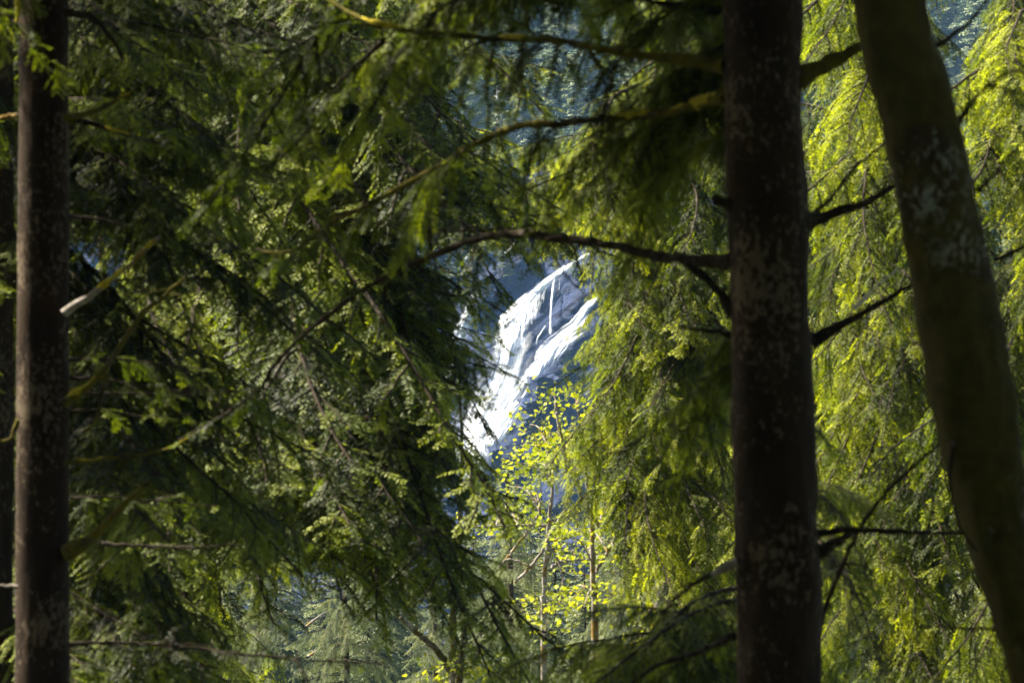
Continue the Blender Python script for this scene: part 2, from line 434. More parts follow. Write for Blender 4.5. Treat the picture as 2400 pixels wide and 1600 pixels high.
def sheet(name, rows, mat, dens, off=.5, na=34, nn=90, seed=0, bulge=.3):
    """rows: (xl,yl,xr,yr) down the flow, picture coordinates of zoom 2"""
    Rw = spline(np.array(rows, float), nn)
    V, ac, al, de = [], [], [], []
    prevc = None; dist = 0
    for k, (xl, yl, xr, yr) in enumerate(Rw):
        wob = 1
        cpx = z2((xl + xr) / 2, (yl + yr) / 2)
        cpt = px(*cpx, 297)
        if prevc is not None: dist += np.linalg.norm(cpt - prevc)
        prevc = cpt
        wid = math.hypot(xr - xl, yr - yl) / 2.75 / 2400 * FW * 297
        for j in range(na):
            u = j / (na - 1)
            X, Y = xl + (xr - xl) * u, yl + (yr - yl) * u
            p = on_cliff(*z2(X, Y), off + bulge * math.sin(math.pi * u) + .22 * noise.noise((u * wid * 1.6, dist * .12, seed)) + .14 * noise.noise((u * wid * 4, dist * .9, seed)) + .07 * noise.noise((u * wid * 9, dist * 2.4, seed)), False)
            V.append(p); ac.append(u * wid + seed * 7); al.append(dist)
            e = min(1, u / .32, (1 - u) / .32); tt = k / (nn - 1)
            e2 = min(1, tt / .05, (1 - tt) / .08)
            de.append(dens(u, tt) - (1 - e) * .45 - (1 - e2) * .5 + .0)
    i = np.arange(nn - 1)[:, None] * na + np.arange(na - 1)[None, :]
    F = np.stack([i, i + 1, i + na + 1, i + na], -1).reshape(-1, 4)
    o = mesh_obj(name, np.array(V) - np.array(wf.location), F, mat, parent=wf, smooth=True, extra={'across': ac, 'along': al, 'opacity': de})
    return o
# narrow slide at the top: sheet runs along the diagonal
sheet('upper_slide', [(1400, 185, 1420, 205), (1345, 225, 1370, 250), (1240, 290, 1262, 320), (1130, 350, 1160, 395), (1010, 432, 1050, 490), (880, 535, 930, 600), (770, 630, 830, 720), (715, 680, 760, 800)],
      WM, lambda u, t: .72 + .1 * u, .7, seed=1)
# veil that falls off the slide, dense at the left, thin at the right
sheet('water_veil', [(760, 640, 1110, 395), (745, 690, 1105, 450), (730, 750, 1080, 560), (715, 800, 1010, 690), (705, 850, 985, 800), (700, 900, 975, 880)],
      WV_, lambda u, t: .86 - .36 * u - .14 * t, .6, na=90, seed=2)
sheet('thin_fall', [(1092, 395, 1118, 400), (1078, 480, 1103, 484), (1068, 600, 1090, 604), (1062, 700, 1088, 702), (1058, 790, 1090, 795)], WM, lambda u, t: .72, .5, na=10, seed=3)
sheet('trickle', [(1040, 715, 1052, 722), (1005, 765, 1020, 775), (982, 800, 1000, 808), (972, 850, 990, 858)], WM, lambda u, t: .62, .5, na=8, nn=30, seed=4)
sheet('side_trickle', [(1128, 395, 1138, 398), (1126, 450, 1136, 452), (1124, 500, 1134, 502)], WM, lambda u, t: .45, .5, na=8, nn=30, seed=14)
# the big slide
sheet('main_cascade', [(1370, 520, 1400, 560), (1275, 590, 1330, 640), (1190, 690, 1310, 730), (1060, 800, 1240, 840), (985, 880, 1130, 940), (945, 980, 1050, 1040), (920, 1080, 990, 1120), (885, 1160, 930, 1190), (800, 1240, 890, 1270), (735, 1330, 840, 1380), (690, 1420, 770, 1470), (640, 1520, 700, 1560)],
      WM, lambda u, t: .74 - .1 * abs(u - .4), .8, na=50, nn=140, seed=5)
# misty left cascade below the veil
sheet('left_cascade', [(700, 780, 960, 770), (690, 860, 950, 850), (670, 960, 920, 960), (640, 1050, 900, 1080), (590, 1130, 860, 1170), (530, 1220, 790, 1260), (490, 1320, 740, 1350), (480, 1420, 700, 1440), (480, 1520, 660, 1540)],
      WV_, lambda u, t: .68 - .10 * abs(u - .35) * 2, .7, na=80, nn=110, seed=6)
sheet('middle_cascade', [(960, 930, 1010, 960), (900, 1020, 960, 1060), (850, 1080, 925, 1120), (800, 1150, 890, 1190), (720, 1260, 810, 1290), (660, 1370, 760, 1400), (620, 1480, 700, 1500), (580, 1590, 690, 1600)],
      WV_, lambda u, t: .62, .9, na=40, nn=90, seed=7)
sheet('lower_cascade', [(510, 1440, 740, 1440), (500, 1530, 720, 1540), (480, 1620, 690, 1640), (450, 1720, 660, 1740)], WV_, lambda u, t: .72, .8, na=60, nn=60, seed=8)
sheet('top_fall', [(570, 215, 600, 235), (530, 260, 565, 280), (490, 310, 520, 330), (470, 370, 500, 385)], WM, lambda u, t: .66, .6, na=12, nn=30, seed=9)
sheet('top_fall', [(850, 150, 880, 170), (800, 215, 830, 235), (745, 270, 770, 290)], WM, lambda u, t: .62, .6, na=12, nn=30, seed=10)
sheet('top_fall', [(700, 20, 760, 20), (660, 80, 710, 90), (620, 130, 660, 150), (590, 200, 620, 215)], WM, lambda u, t: .66, .6, na=12, nn=30, seed=11)
sheet('hidden_cascade', [(560, 480, 660, 500), (480, 640, 600, 700), (400, 800, 520, 860), (300, 960, 480, 1040), (150, 1120, 400, 1180), (60, 1300, 340, 1340)], WV_, lambda u, t: .68, .8, na=50, nn=90, seed=12)

SPR = water_mat('spray', .5, .12, .55, 2.3)
sheet('spray', [(680, 760, 1000, 700), (640, 830, 1040, 760), (590, 900, 1080, 860), (500, 1050, 1080, 1060), (430, 1200, 1000, 1220), (380, 1350, 880, 1380), (360, 1500, 780, 1540), (380, 1640, 700, 1680)], SPR, lambda u, t: .12 + .38 * t, 1.6, na=50, nn=80, seed=20)
# fallen rock slabs at the foot of the slide
def slab(name, x, y, w_, h_, d_, rz, seed, lab):
    p = on_cliff(*z2(x, y), 1.2)
    k = FW * 297 / 2400 / 2.75
    w_, h_ = w_ * k, h_ * k
    g = np.random.default_rng(seed)
    import bmesh
    bm = bmesh.new(); bmesh.ops.create_cube(bm, size=1)
    bmesh.ops.subdivide_edges(bm, edges=bm.edges, cuts=5, use_grid_fill=True)
    for v in bm.verts:
        q = v.co.copy()
        v.co = Vector((q.x * w_, q.y * d_, q.z * h_)) * (1 + .25 * noise.noise(q * 2.2 + Vector((seed, 0, 0)))) + Vector((0, 0, .25 * h_ * noise.noise(q * 5 + Vector((0, seed, 0)))))
    me = bpy.data.meshes.new(name); bm.to_mesh(me); bm.free(); me.materials.append(cl.data.materials[0])
    o = bpy.data.objects.new(name, me); C.objects.link(o); o.location = p; o.rotation_euler = (.2, rz, .3)
    o['label'] = lab; o['category'] = 'rock'; o['group'] = 'rock slabs beside the foot of the waterfall'
slab('rock_slab', 1030, 1110, 150, 110, 2.0, -.1, 1, 'smooth blue rock block right of the main cascade')
slab('rock_slab', 1000, 1195, 230, 32, 1.8, -.25, 2, 'long thin ledge slab below the smooth blue rock block')
slab('rock_slab', 960, 1290, 170, 40, 1.8, -.5, 3, 'tilted dark slab beside the cascade under the long thin ledge')
slab('rock_slab', 905, 1340, 120, 30, 1.5, -.6, 4, 'small steep slab touching the cascade edge above the yellow leaves')
slab('rock_slab', 700, 1560, 60, 110, 2.0, 0, 5, 'nearly black rock block at the foot of the waterfall')

# ------------------------------------------------------------------ conifers seen whole in the distance
def conifer_proto(seed, H=20., rad=3.2, q=(.30, .10), nb=150, mat='far', tw=9, leaf=10, droop=.35, grey=.45):
    g = np.random.default_rng(seed)
    zf = g.uniform(.08, .985, nb) ** .85; zf.sort()
    az = np.cumsum(g.uniform(1.9, 2.9, nb))
    Lb = rad * (1.02 - zf) ** .75 * g.uniform(.45, 1.2, nb) + .15
    base = np.stack([0 * zf, 0 * zf, zf * H], 1)
    Dv = np.stack([np.cos(az), np.sin(az), g.uniform(-.05, .35, nb)], 1)
    Bc = drop(base, Dv, Lb, 6, droop, .02, g)
    wood = [tube(Bc[i], np.linspace(.035, .008, 7), 3) for i in range(nb)]
    P, D, Ln, Tn = [], [], [], []
    for i in range(nb):
        m = max(4, int(tw * Lb[i]))
        u = g.uniform(.12, 1, m)
        p, t = at_frac(Bc[i], u)
        sd = norm(np.cross(t, np.array([0, 0, 1.])))
        s = np.where(np.arange(m) % 2 == 0, 1., -1.)[:, None]
        P.append(p); D.append(t * .7 + sd * s * .8 + g.normal(0, .15, (m, 3))); Ln.append(Lb[i] * .42 * (1.1 - u) + .12)
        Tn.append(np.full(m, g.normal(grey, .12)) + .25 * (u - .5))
    P, D, Ln, Tn = np.vstack(P), np.vstack(D), np.concatenate(Ln), np.concatenate(Tn)
    A = drop(P, D, Ln, 3, 1.1, .05, g)
    k = np.maximum(2, (Ln * leaf).astype(int)); idx = np.repeat(np.arange(len(A)), k)
    off = np.concatenate([np.arange(v) for v in k]); u = (off + g.uniform(0, 1, len(off))) / k[idx]
    s_ = u * 3; ii = np.clip(s_.astype(int), 0, 2); f = (s_ - ii)[:, None]
    p = A[idx, ii] * (1 - f) + A[idx, ii + 1] * f; t = norm(A[idx, ii + 1] - A[idx, ii])
    sd = norm(np.cross(t, np.array([0, 0, 1.]))) * np.where(off % 2 == 0, 1., -1.)[:, None]
    dr = norm(t * .6 + sd + np.array([0, 0, -.35]) + g.normal(0, .25, (len(p), 3)))
    ll = q[0] * g.uniform(.6, 1.2, (len(p), 1)); wv = norm(np.cross(dr, g.normal(0, .5, (len(p), 3)) + np.array([0, 0, 1.]))) * q[1] / 2
    V = np.stack([p, p + dr * ll * .5 + wv, p + dr * ll, p + dr * ll * .5 - wv], 1).reshape(-1, 3)
    F = np.arange(len(V)).reshape(-1, 4)
    tz = np.linspace(-3, H, 14)
    TP = np.stack([0 * tz, 0 * tz, tz], 1); TP[:, :2] += g.normal(0, .04, (14, 2))
    wv_, wf_ = join([tube(TP, np.linspace(H * .010, .02, 14), 8)] + wood)
    a = mesh_obj('trunk', wv_, wf_, M['bark'], smooth=True)
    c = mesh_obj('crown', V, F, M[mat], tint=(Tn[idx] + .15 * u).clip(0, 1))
    me = (a.data, c.data)
    for o in (a, c): bpy.data.objects.remove(o)
    return me, H
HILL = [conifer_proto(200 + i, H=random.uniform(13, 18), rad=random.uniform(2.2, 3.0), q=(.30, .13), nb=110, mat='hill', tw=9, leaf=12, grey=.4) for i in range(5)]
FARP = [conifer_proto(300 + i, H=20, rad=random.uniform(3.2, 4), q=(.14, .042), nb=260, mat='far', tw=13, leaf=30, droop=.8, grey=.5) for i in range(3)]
def put_conifer(proto, x, y, zb, h, label, group, rz=None, tint=None):
    (a, c), H = proto
    e = empty('fir_tree', (x, y, zb), label, 'tree', group)
    s = h / H
    rz = random.uniform(0, 6.28) if rz is None else rz
    for nm, me in (('trunk', a), ('crown', c)):
        o = bpy.data.objects.new(nm, me); C.objects.link(o); o.parent = e
        o.scale = (s ** .8, s ** .8, s); o.rotation_euler = (0, 0, rz)
    return e
# hillside forest above and beside the cliff
pts = []
tries = 0
while len(pts) < 150 and tries < 20000:
    tries += 1
    D = random.uniform(308, 362)
    x = random.uniform(-.47, .47) * FW * D
    z = terr(x, D)
    top = 800 - (z + 15) / D / FW * 2400; bot = 800 - z / D / FW * 2400
    if top < -450: continue
    if any((x - a) ** 2 + ((D - b_) * .8) ** 2 < 2.9 ** 2 for a, b_ in pts): continue
    pts.append((x, D))
for k, (x, D) in enumerate(pts):
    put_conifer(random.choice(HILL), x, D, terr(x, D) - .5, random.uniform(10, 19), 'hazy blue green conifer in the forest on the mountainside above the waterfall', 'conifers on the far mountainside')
# side slopes beside the cliff and the valley floor in front
for k in range(26):
    x = -34 + k * 2.7 + random.uniform(-.9, .9); D = cliff_y(x, 8.5) + random.uniform(-.5, 2.5)
    put_conifer(random.choice(HILL), x, D, 7.0, random.uniform(8, 13), 'hazy conifer of the row along the rim of the rock cliff', 'conifers on the rim of the cliff')
for (x, y, h) in [(1180, 625, 3.0), (1195, 640, 2.2), (1120, 600, 3.5), (1225, 600, 2.0), (1060, 650, 4), (1290, 930, 2.2), (1310, 960, 3), (1275, 990, 2.6), (1250, 1010, 2.2), (1330, 900, 3.5), (980, 800, 4), (1350, 640, 3)]:
    p = on_cliff(x, y, .3)
    put_conifer(random.choice(HILL), p[0], p[1], p[2] - .4, h, 'stunted conifer rooted on a ledge of the blue rock cliff', 'stunted conifers on the cliff')
pts2 = []
tries = 0
while len(pts2) < 22 and tries < 5000:
    tries += 1
    D = random.uniform(270, 299)
    x = random.choice([-1, 1]) * random.uniform(.22, .56) * FW * D
    if any((x - a) ** 2 + (D - b_) ** 2 < 3.4 ** 2 for a, b_ in pts2): continue
    pts2.append((x, D))
    put_conifer(random.choice(HILL), x, D, terr(x, D) - .5, random.uniform(14, 24), 'hazy conifer on the lower slope beside the rock cliff', 'conifers beside the cliff')
# shrubs of the ledges
# bleached snags
for k, (x, yt, yb, D, lab) in enumerate([(1028, 155, 260, 318, 'thin bleached dead tree, leftmost of those standing on the hazy mountainside'),
        (1214, 160, 260, 316, 'tallest bleached dead tree on the hazy mountainside, right of the others'),
        (1170, 195, 275, 314, 'short bleached dead tree just left of the tallest one on the hazy mountainside'),
        (1041, 185, 270, 322, 'faint bluish dead tree close behind the leftmost bleached one')]):
    p0, p1 = px(x, yb + 60, D), px(x - 2, yt, D)
    e = empty('dead_tree', tuple(p0), lab, 'dead tree')
    q = np.linspace(0, 1, 14)[:, None]; P = (p1 - p0) * q
    P[:, 0] += .08 * np.sin(q[:, 0] * 5)
    mesh_obj('trunk', *tube(P, np.linspace(.30, .08, 14), 8), M['snag'], parent=e, smooth=True)
    for j in range(7):
        s0 = P[5 + j]; a = random.uniform(0, 6.28); l = random.uniform(.5, 1.5)
        mesh_obj('branch', *tube(np.array([s0, s0 + np.array([math.cos(a) * l * .6, math.sin(a) * l * .6, .1]), s0 + np.array([math.cos(a) * l, math.sin(a) * l, -.15])]), [.05, .035, .015], 5), M['snag'], parent=e)

# grey green firs in the valley: seen through the lower gaps
spots = [(1010, 1480, 96), (760, 1330, 104), (600, 1400, 92), (1190, 1075, 112), (1300, 1190, 98), (1420, 1120, 118), (1110, 1240, 102), (900, 1200, 125),
         (1500, 1000, 125), (1640, 900, 128), (680, 1120, 132), (480, 1000, 122), (300, 900, 126), (150, 700, 128), (1800, 800, 122), (2000, 700, 128), (2200, 600, 124), (2380, 500, 120),
         (870, 1420, 88), (1250, 1290, 90), (1370, 1330, 86), (560, 1250, 112), (400, 1300, 98), (960, 1330, 110), (1215, 1120, 118), (20, 600, 118), (1560, 1180, 104),
         (820, 1180, 140), (1010, 1130, 138), (1100, 1190, 132)]
for k in range(44):
    D = random.uniform(78, 150); x = random.uniform(-50, 2450)
    yt = random.uniform(1080, 1420) + (125 - D) * 2 if 450 < x < 1520 else random.uniform(300, 1100)
    if 1000 < x < 1400: yt = max(yt, 1150)
    spots.append((x, yt, D))
for k, (x, yt, D) in enumerate(spots):
    top = px(x, yt, D); zb = terr(top[0], D)
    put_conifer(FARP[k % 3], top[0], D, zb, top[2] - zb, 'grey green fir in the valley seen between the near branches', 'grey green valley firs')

# ------------------------------------------------------------------ unseen firs added beside and behind the view to shade the foreground
for k, q_ in enumerate([(-6.5, 15.2), (-6, 12.6), (-7.2, 17.8), (-5.4, 10)]):
    if fir_shades(*q_, terr(*q_) + 20): continue
    put_conifer(FARP[k % 3], *q_, terr(*q_) - 1, 21, 'tall fir added around the viewpoint for shade, out of view', 'added shade firs around the viewpoint')
for k in range(26):
    a = R(random.uniform(115, 425) if k > 9 else 115 + 31 * k); r = random.uniform(5.5, 9) if k < 10 else random.uniform(9, 17)
    x, y = r * math.cos(a), r * math.sin(a)
    if y > 0 and abs(x) < 2.6 + y * .14: x = math.copysign(3.0 + y * .16 + random.random() * 3, x)
    if y > 0 and fir_shades(x, y, terr(x, y) + 19): continue
    put_conifer(FARP[k % 3], x, y, terr(x, y) - 1, random.uniform(15, 21), 'tall fir added around the viewpoint for shade, out of view', 'added shade firs around the viewpoint')
# ------------------------------------------------------------------ near and middle trees
def trunk_mesh(tree, rows, mat, D, seg=40, nn=150, bump=.05, seed=0):
    """rows: (y, x_left, x_right) picture rows; D a number or a function of y"""
    rows = np.array(rows, float); P, r = [], []
    for y, a, b_ in rows:
        d = D(y) if callable(D) else D
        P.append(px((a + b_) / 2, y, d)); r.append((b_ - a) / 2 / 2400 * FW * d)
    P = spline(P, nn); r = spline(np.array(r)[:, None] * np.ones((1, 3)), nn)[:, 0]
    V, F = tube(P - np.array(tree.location), r, seg, bump, seed, 5.)
    return mesh_obj('trunk', V, F, mat, parent=tree, smooth=True)
def free_branch(tree, pts, D, r0, r1, mat='twig', foliage=None, moss=(), seed=1, name='branch', lab=None):
    """a branch along picture points; D is one distance or (start, end)"""
    D0, D1 = D if isinstance(D, tuple) else (D, D)
    n = len(pts)
    W = np.array([px(x, y, D0 + (D1 - D0) * i / (n - 1)) for i, (x, y) in enumerate(pts)])
    L = np.linalg.norm(np.diff(W, axis=0), axis=1).sum(); nn = max(10, int(L / .03))
    P = spline(W, nn) - np.array(tree.location)
    g = np.random.default_rng(seed)
    kx = np.linspace(0, 1, nn)
    r = r0 * (1 - kx) + r1 * kx
    flare = 1 + .7 * np.exp(-kx * L / .09)
    P[1:-1] += g.normal(0, .0025, (nn - 2, 3))
    parts = [tube(P, r * flare * (1 + .10 * g.normal(0, 1, nn)), 9, .16, seed, 14)]
    fol = None
    if foliage:
        fol = leafy(P, foliage.get('lod', LOD_NEAR), foliage.get('len', .5), foliage.get('dens', 1), foliage.get('t0', .15), foliage.get('sg', 2.6), foliage.get('tg', 5), seed, foliage.get('prof'), foliage.get('tint', .42), foliage.get('gap', .06))
        parts += fol[3]
    if L > .5 and mat != 'pale':
        for q in range(int(L * 7)):
            i0 = int(g.uniform(.06, .97) * (nn - 1)); a0 = g.uniform(0, 6.28); l0 = g.uniform(.03, .16) * (1 if g.random() < .75 else 2.2)
            dv = norm(np.array([math.cos(a0) * .8, math.sin(a0) * .5, g.uniform(-.9, .4)])); p0 = P[i0]
            parts.append(tube(np.array([p0, p0 + dv * l0 * .5 + g.normal(0, .006, 3), p0 + dv * l0 + g.normal(0, .012, 3) + np.array([0, 0, -.2 * l0])]), [r[i0] * .45, .0028, .0012], 5))
    V, F = join(parts)
    o = mesh_obj(name, V, F, M[mat], parent=tree, smooth=True)
    if lab: o['label'] = lab
    if fol: mesh_obj('foliage', fol[0], fol[1], M[foliage.get('mat', 'near')], parent=o, tint=fol[2])
    for (a, b_) in moss:
        i0, i1 = int(a * (nn - 1)), max(int(a * (nn - 1)) + 4, int(b_ * (nn - 1)))
        Q = P[i0:i1 + 1].copy(); m_ = len(Q); t = np.linspace(0, 1, m_)
        rr = r[i0:i1 + 1] * 1.15 * np.sin(np.pi * t.clip(.04, .96)) ** .35 * (1 + .25 * g.normal(0, .5, m_))
        Q[:, 2] += r[i0:i1 + 1] * .45
        mesh_obj('moss', *tube(Q, rr, 10, .5, seed + 3, 30), M['moss'], parent=o, smooth=True)
    return o

def tree_at(name, x, D, label, group=None):
    X = px(x, 0, D)[0]
    return empty(name, (X, D, terr(X, D)), label, 'tree', group)

# --- the two left trunks
T0 = tree_at('conifer_tree', -60, 20.5, 'dark conifer trunk cut off by the left edge, behind the lichen spotted trunk')
trunk_mesh(T0, [(-9500, -75, 15), (-4000, -110, 20), (-800, -118, 26), (0, -120, 30), (800, -122, 33), (1600, -125, 30), (3600, -140, 40), (4200, -150, 50)], M['bark'], 20.5, seed=3)
T1 = tree_at('conifer_tree', 100, 17.5, 'straight dark conifer trunk with pale lichen spots, at the left of the view')
trunk_mesh(T1, [(-10500, 72, 110), (-4000, 52, 145), (-800, 44, 158), (0, 44, 161), (500, 42, 162), (1000, 38, 162), (1600, 36, 164), (3200, 20, 175), (4400, 0, 190)], M['bark_lichen'], 17.5, seed=5)
# --- the thick dark trunk right of the middle, the leaning mossy one
T2 = tree_at('conifer_tree', 1800, 14.5, 'thick straight dark brown trunk right of the waterfall with long arching branches')
trunk_mesh(T2, [(-12500, 1700, 1760), (-4000, 1685, 1850), (-600, 1688, 1872), (0, 1692, 1880), (400, 1700, 1888), (800, 1712, 1905), (1200, 1722, 1915), (1600, 1728, 1926), (3200, 1730, 1960), (4600, 1715, 2010)], M['bark'], 14.5, seed=8, bump=.09)
T3 = tree_at('mossy_tree', 2400, 12.5, 'leaning trunk covered in olive green moss at the far right')
trunk_mesh(T3, [(-9000, 1300, 1400), (-3000, 1730, 1880), (-700, 1925, 2090), (0, 2003, 2165), (240, 2055, 2235), (480, 2100, 2290), (740, 2150, 2345), (980, 2190, 2385), (1260, 2262, 2420), (1450, 2325, 2480), (1600, 2365, 2520), (2600, 2520, 2740), (4200, 2640, 2960)], M['bark_moss'], 12.5, seed=12, bump=.13)

F_ = dict(len=.42, dens=.8)
# branches of the thick trunk to the left
free_branch(T2, [(1700, 155), (1530, 133), (1400, 112), (1300, 95), (1180, 92), (1040, 80), (900, 62), (820, 30), (740, -20)], (14.5, 15.6), .020, .006, 'twig_moss', dict(len=.55, t0=.1, dens=.75), [(.72, .84), (.46, .5)], 21, lab='uppermost arching branch with a golden mossy stretch')
free_branch(T2, [(1700, 225), (1650, 240), (1580, 262), (1480, 276), (1340, 286), (1210, 298), (1120, 335), (1040, 385), (960, 425), (860, 482), (780, 520), (720, 565), (670, 592), (600, 585)], (14.5, 16.2), .020, .006, 'twig_moss', dict(len=.5, t0=.08, dens=.55, sg=4.5), [(.0, .17), (.2, .26)], 22, lab='second arching branch, golden moss where it leaves the trunk')
free_branch(T2, [(1720, 612), (1620, 610), (1520, 596), (1440, 575), (1330, 560), (1240, 549), (1160, 552), (1080, 572), (990, 610), (900, 650), (800, 715), (700, 795), (640, 860), (600, 920), (500, 985), (420, 1030)], (14.5, 16.8), .023, .005, 'twig', dict(len=.38, t0=.52, dens=.5, sg=4), [], 23, lab='long bare arching branch crossing in front of the upper waterfall')
free_branch(T2, [(1725, 735), (1690, 690), (1640, 640), (1590, 606)], 14.5, .020, .012, 'twig', seed=24)
free_branch(T2, [(1735, 790), (1660, 775), (1590, 765)], 14.6, .012, .004, 'twig', seed=25)
free_branch(T2, [(1715, 480), (1680, 470), (1680, 462)], 14.45, .016, .010, 'twig', seed=26)
free_branch(T2, [(1260, 528), (1120, 540), (1000, 536), (900, 525), (820, 515)], (16.2, 16.8), .004, .007, 'twig', seed=27, foliage=dict(len=.25, dens=.3))
free_branch(T2, [(900, 95), (830, 160), (770, 220), (715, 310), (660, 370), (610, 410)], (15.6, 16), .008, .003, 'twig', seed=28, foliage=dict(len=.35, dens=.6, sg=3))
free_branch(T2, [(900, 650), (905, 740), (915, 830), (905, 930), (880, 1000)], (16, 16), .0055, .002, 'twig', seed=29, foliage=dict(len=.22, dens=.5, t0=.3))
free_branch(T2, [(960, 425), (990, 500), (1010, 570), (1025, 640), (1040, 700)], (15.8, 15.8), .006, .002, 'twig', seed=30, foliage=dict(len=.2, dens=.5, t0=.3))
free_branch(T2, [(1275, 565), (1310, 620), (1345, 665), (1370, 690), (1330, 720), (1305, 745)], (16.5, 17), .0045, .002, 'twig', seed=31)
free_branch(T2, [(1725, 1318), (1680, 1340), (1620, 1372), (1575, 1410), (1530, 1475)], (14.4, 14.8), .011, .004, 'twig', None, [], 32)
free_branch(T2, [(1725, 1318), (1700, 1328), (1668, 1346)], 14.35, .0125, .010, 'pale', seed=33, lab='short bleached branch stub')
free_branch(T2, [(1725, 1490), (1640, 1525), (1540, 1560), (1480, 1600)], 14.6, .012, .006, 'twig', seed=34, foliage=dict(len=.4, dens=.8))
free_branch(T2, [(1700, 30), (1560, 10), (1440, -10)], 15, .014, .006, 'twig', seed=35, foliage=dict(len=.5, dens=1, t0=.05))
# to the right
free_branch(T2, [(1870, 185), (1940, 150), (2000, 118), (2070, 80)], 14.5, .030, .018, 'twig_moss', seed=41)
free_branch(T2, [(1890, 520), (1960, 498), (2040, 470), (2110, 425)], 14.5, .022, .010, 'twig', seed=42)
free_branch(T2, [(1890, 520), (1950, 460), (2010, 390), (2080, 325)], 14.7, .008, .004, 'twig', seed=43)
free_branch(T2, [(1900, 800), (1960, 768), (2030, 730), (2100, 690), (2160, 655)], 14.6, .020, .007, 'twig', seed=44)
free_branch(T2, [(2000, 725), (2045, 680), (2105, 630)], 15.2, .005, .004, 'snag', seed=45, lab='thin bleached twig')
free_branch(T2, [(1905, 1250), (1990, 1240), (2090, 1245), (2180, 1250), (2270, 1248)], 14.5, .013, .006, 'twig', seed=46)
free_branch(T2, [(1915, 1480), (1960, 1360), (2010, 1250), (2080, 1150), (2160, 1075), (2230, 1020)], 14.7, .010, .005, 'twig', seed=47)
free_branch(T2, [(1905, 1300), (1960, 1270), (2010, 1240)], 14.5, .02, .008, 'twig', seed=48)
free_branch(T3, [(2440, 1475), (2350, 1475), (2250, 1470), (2150, 1468)], 12.6, .006, .0035, 'twig', seed=51)
free_branch(T3, [(2240, 300), (2290, 225), (2350, 180), (2440, 140)], 12.7, .007, .003, 'twig', seed=52, foliage=dict(len=.2, dens=.5))
free_branch(T3, [(2290, 450), (2340, 400), (2400, 330)], 12.7, .006, .003, 'twig', seed=53)
free_branch(T3, [(2170, 130), (2250, 70), (2310, 10), (2340, -40)], 12.8, .007, .004, 'twig', seed=54)
free_branch(T3, [(2330, 610), (2400, 580), (2450, 570)], 12.6, .007, .004, 'twig', seed=55)
free_branch(T3, [(2240, 1030), (2225, 1120), (2250, 1240), (2290, 1290)], 12.35, .006, .004, 'twig', seed=56)
# branches of the left trunk
free_branch(T1, [(150, 735), (200, 700), (250, 665), (300, 625), (345, 580), (375, 555)], 17.3, .014, .007, 'pale', [], [(.3, .6), (.75, .9)], 61, lab='pale lichen covered stub with golden moss')
free_branch(T1, [(150, 945), (200, 910), (250, 860), (290, 800), (330, 740), (390, 690), (440, 645)], 17.4, .018, .006, 'twig_moss', [], [(.02, .3)], 62)
free_branch(T1, [(250, 880), (235, 935), (225, 985), (195, 1015)], 17.4, .010, .004, 'twig_moss', seed=63)
free_branch(T1, [(150, 1300), (210, 1265), (260, 1215), (310, 1165), (350, 1130)], 17.4, .024, .010, 'twig_moss', [], [], 64)
free_branch(T1, [(240, 1275), (320, 1278), (420, 1282), (560, 1278)], 18, .008, .005, 'twig', seed=65)
free_branch(T1, [(150, 278), (220, 262), (270, 235), (310, 215)], 17.4, .012, .005, 'twig_moss', [], [(.7, .95)], 66)
free_branch(T1, [(150, 278), (220, 290), (290, 315), (380, 335)], 17.6, .014, .006, 'twig', dict(len=.3, dens=.6), [(.45, .55)], 67)
free_branch(T1, [(150, 1085), (240, 1075), (330, 1065), (410, 1045), (480, 1000)], 17.4, .008, .004, 'twig_moss', [], [(.05, .3), (.8, .9)], 68)
free_branch(T1, [(150, 845), (250, 840), (350, 850), (450, 862)], 17.8, .007, .003, 'twig', dict(len=.3, dens=.6), [], 69)
free_branch(T1, [(150, 885), (250, 890), (340, 905), (450, 920)], 17.8, .007, .003, 'twig', dict(len=.3, dens=.4, t0=.5), [], 70)
free_branch(T1, [(150, 920), (260, 922), (400, 920), (560, 915)], 17.9, .007, .003, 'twig', dict(len=.3, dens=.5, t0=.5), [], 71)
free_branch(T1, [(150, 965), (230, 960), (330, 975), (450, 970)], 17.9, .006, .003, 'twig', dict(len=.3, dens=.7, t0=.3), [], 72)
free_branch(T1, [(150, 1165), (260, 1165), (380, 1175), (500, 1185)], 17.9, .006, .003, 'twig', dict(len=.3, dens=.8), [], 73)
free_branch(T1, [(150, 1510), (260, 1505), (420, 1515), (640, 1540), (900, 1555)], 17.9, .010, .004, 'twig', dict(len=.3, dens=.8), [], 74)
free_branch(T1, [(150, 30), (220, 45), (260, 90), (290, 140)], 17.4, .014, .008, 'twig', seed=75)
free_branch(T1, [(150, 505), (230, 515), (300, 530)], 17.6, .008, .004, 'twig', seed=76)
free_branch(T1, [(42, 275), (20, 272), (-20, 280)], 17.4, .009, .006, 'pale', [], [(.0, .3)], 77)
free_branch(T1, [(44, 0), (42, 30), (36, 60)], 17.3, .010, .006, 'moss', seed=78)
free_branch(T1, [(42, 985), (34, 1010), (22, 1030), (0, 1032)], 17.3, .008, .005, 'twig_moss', [], [(.0, .6)], 79)
free_branch(T1, [(42, 1375), (10, 1372), (-30, 1368)], 17.4, .005, .003, 'pale', seed=80)
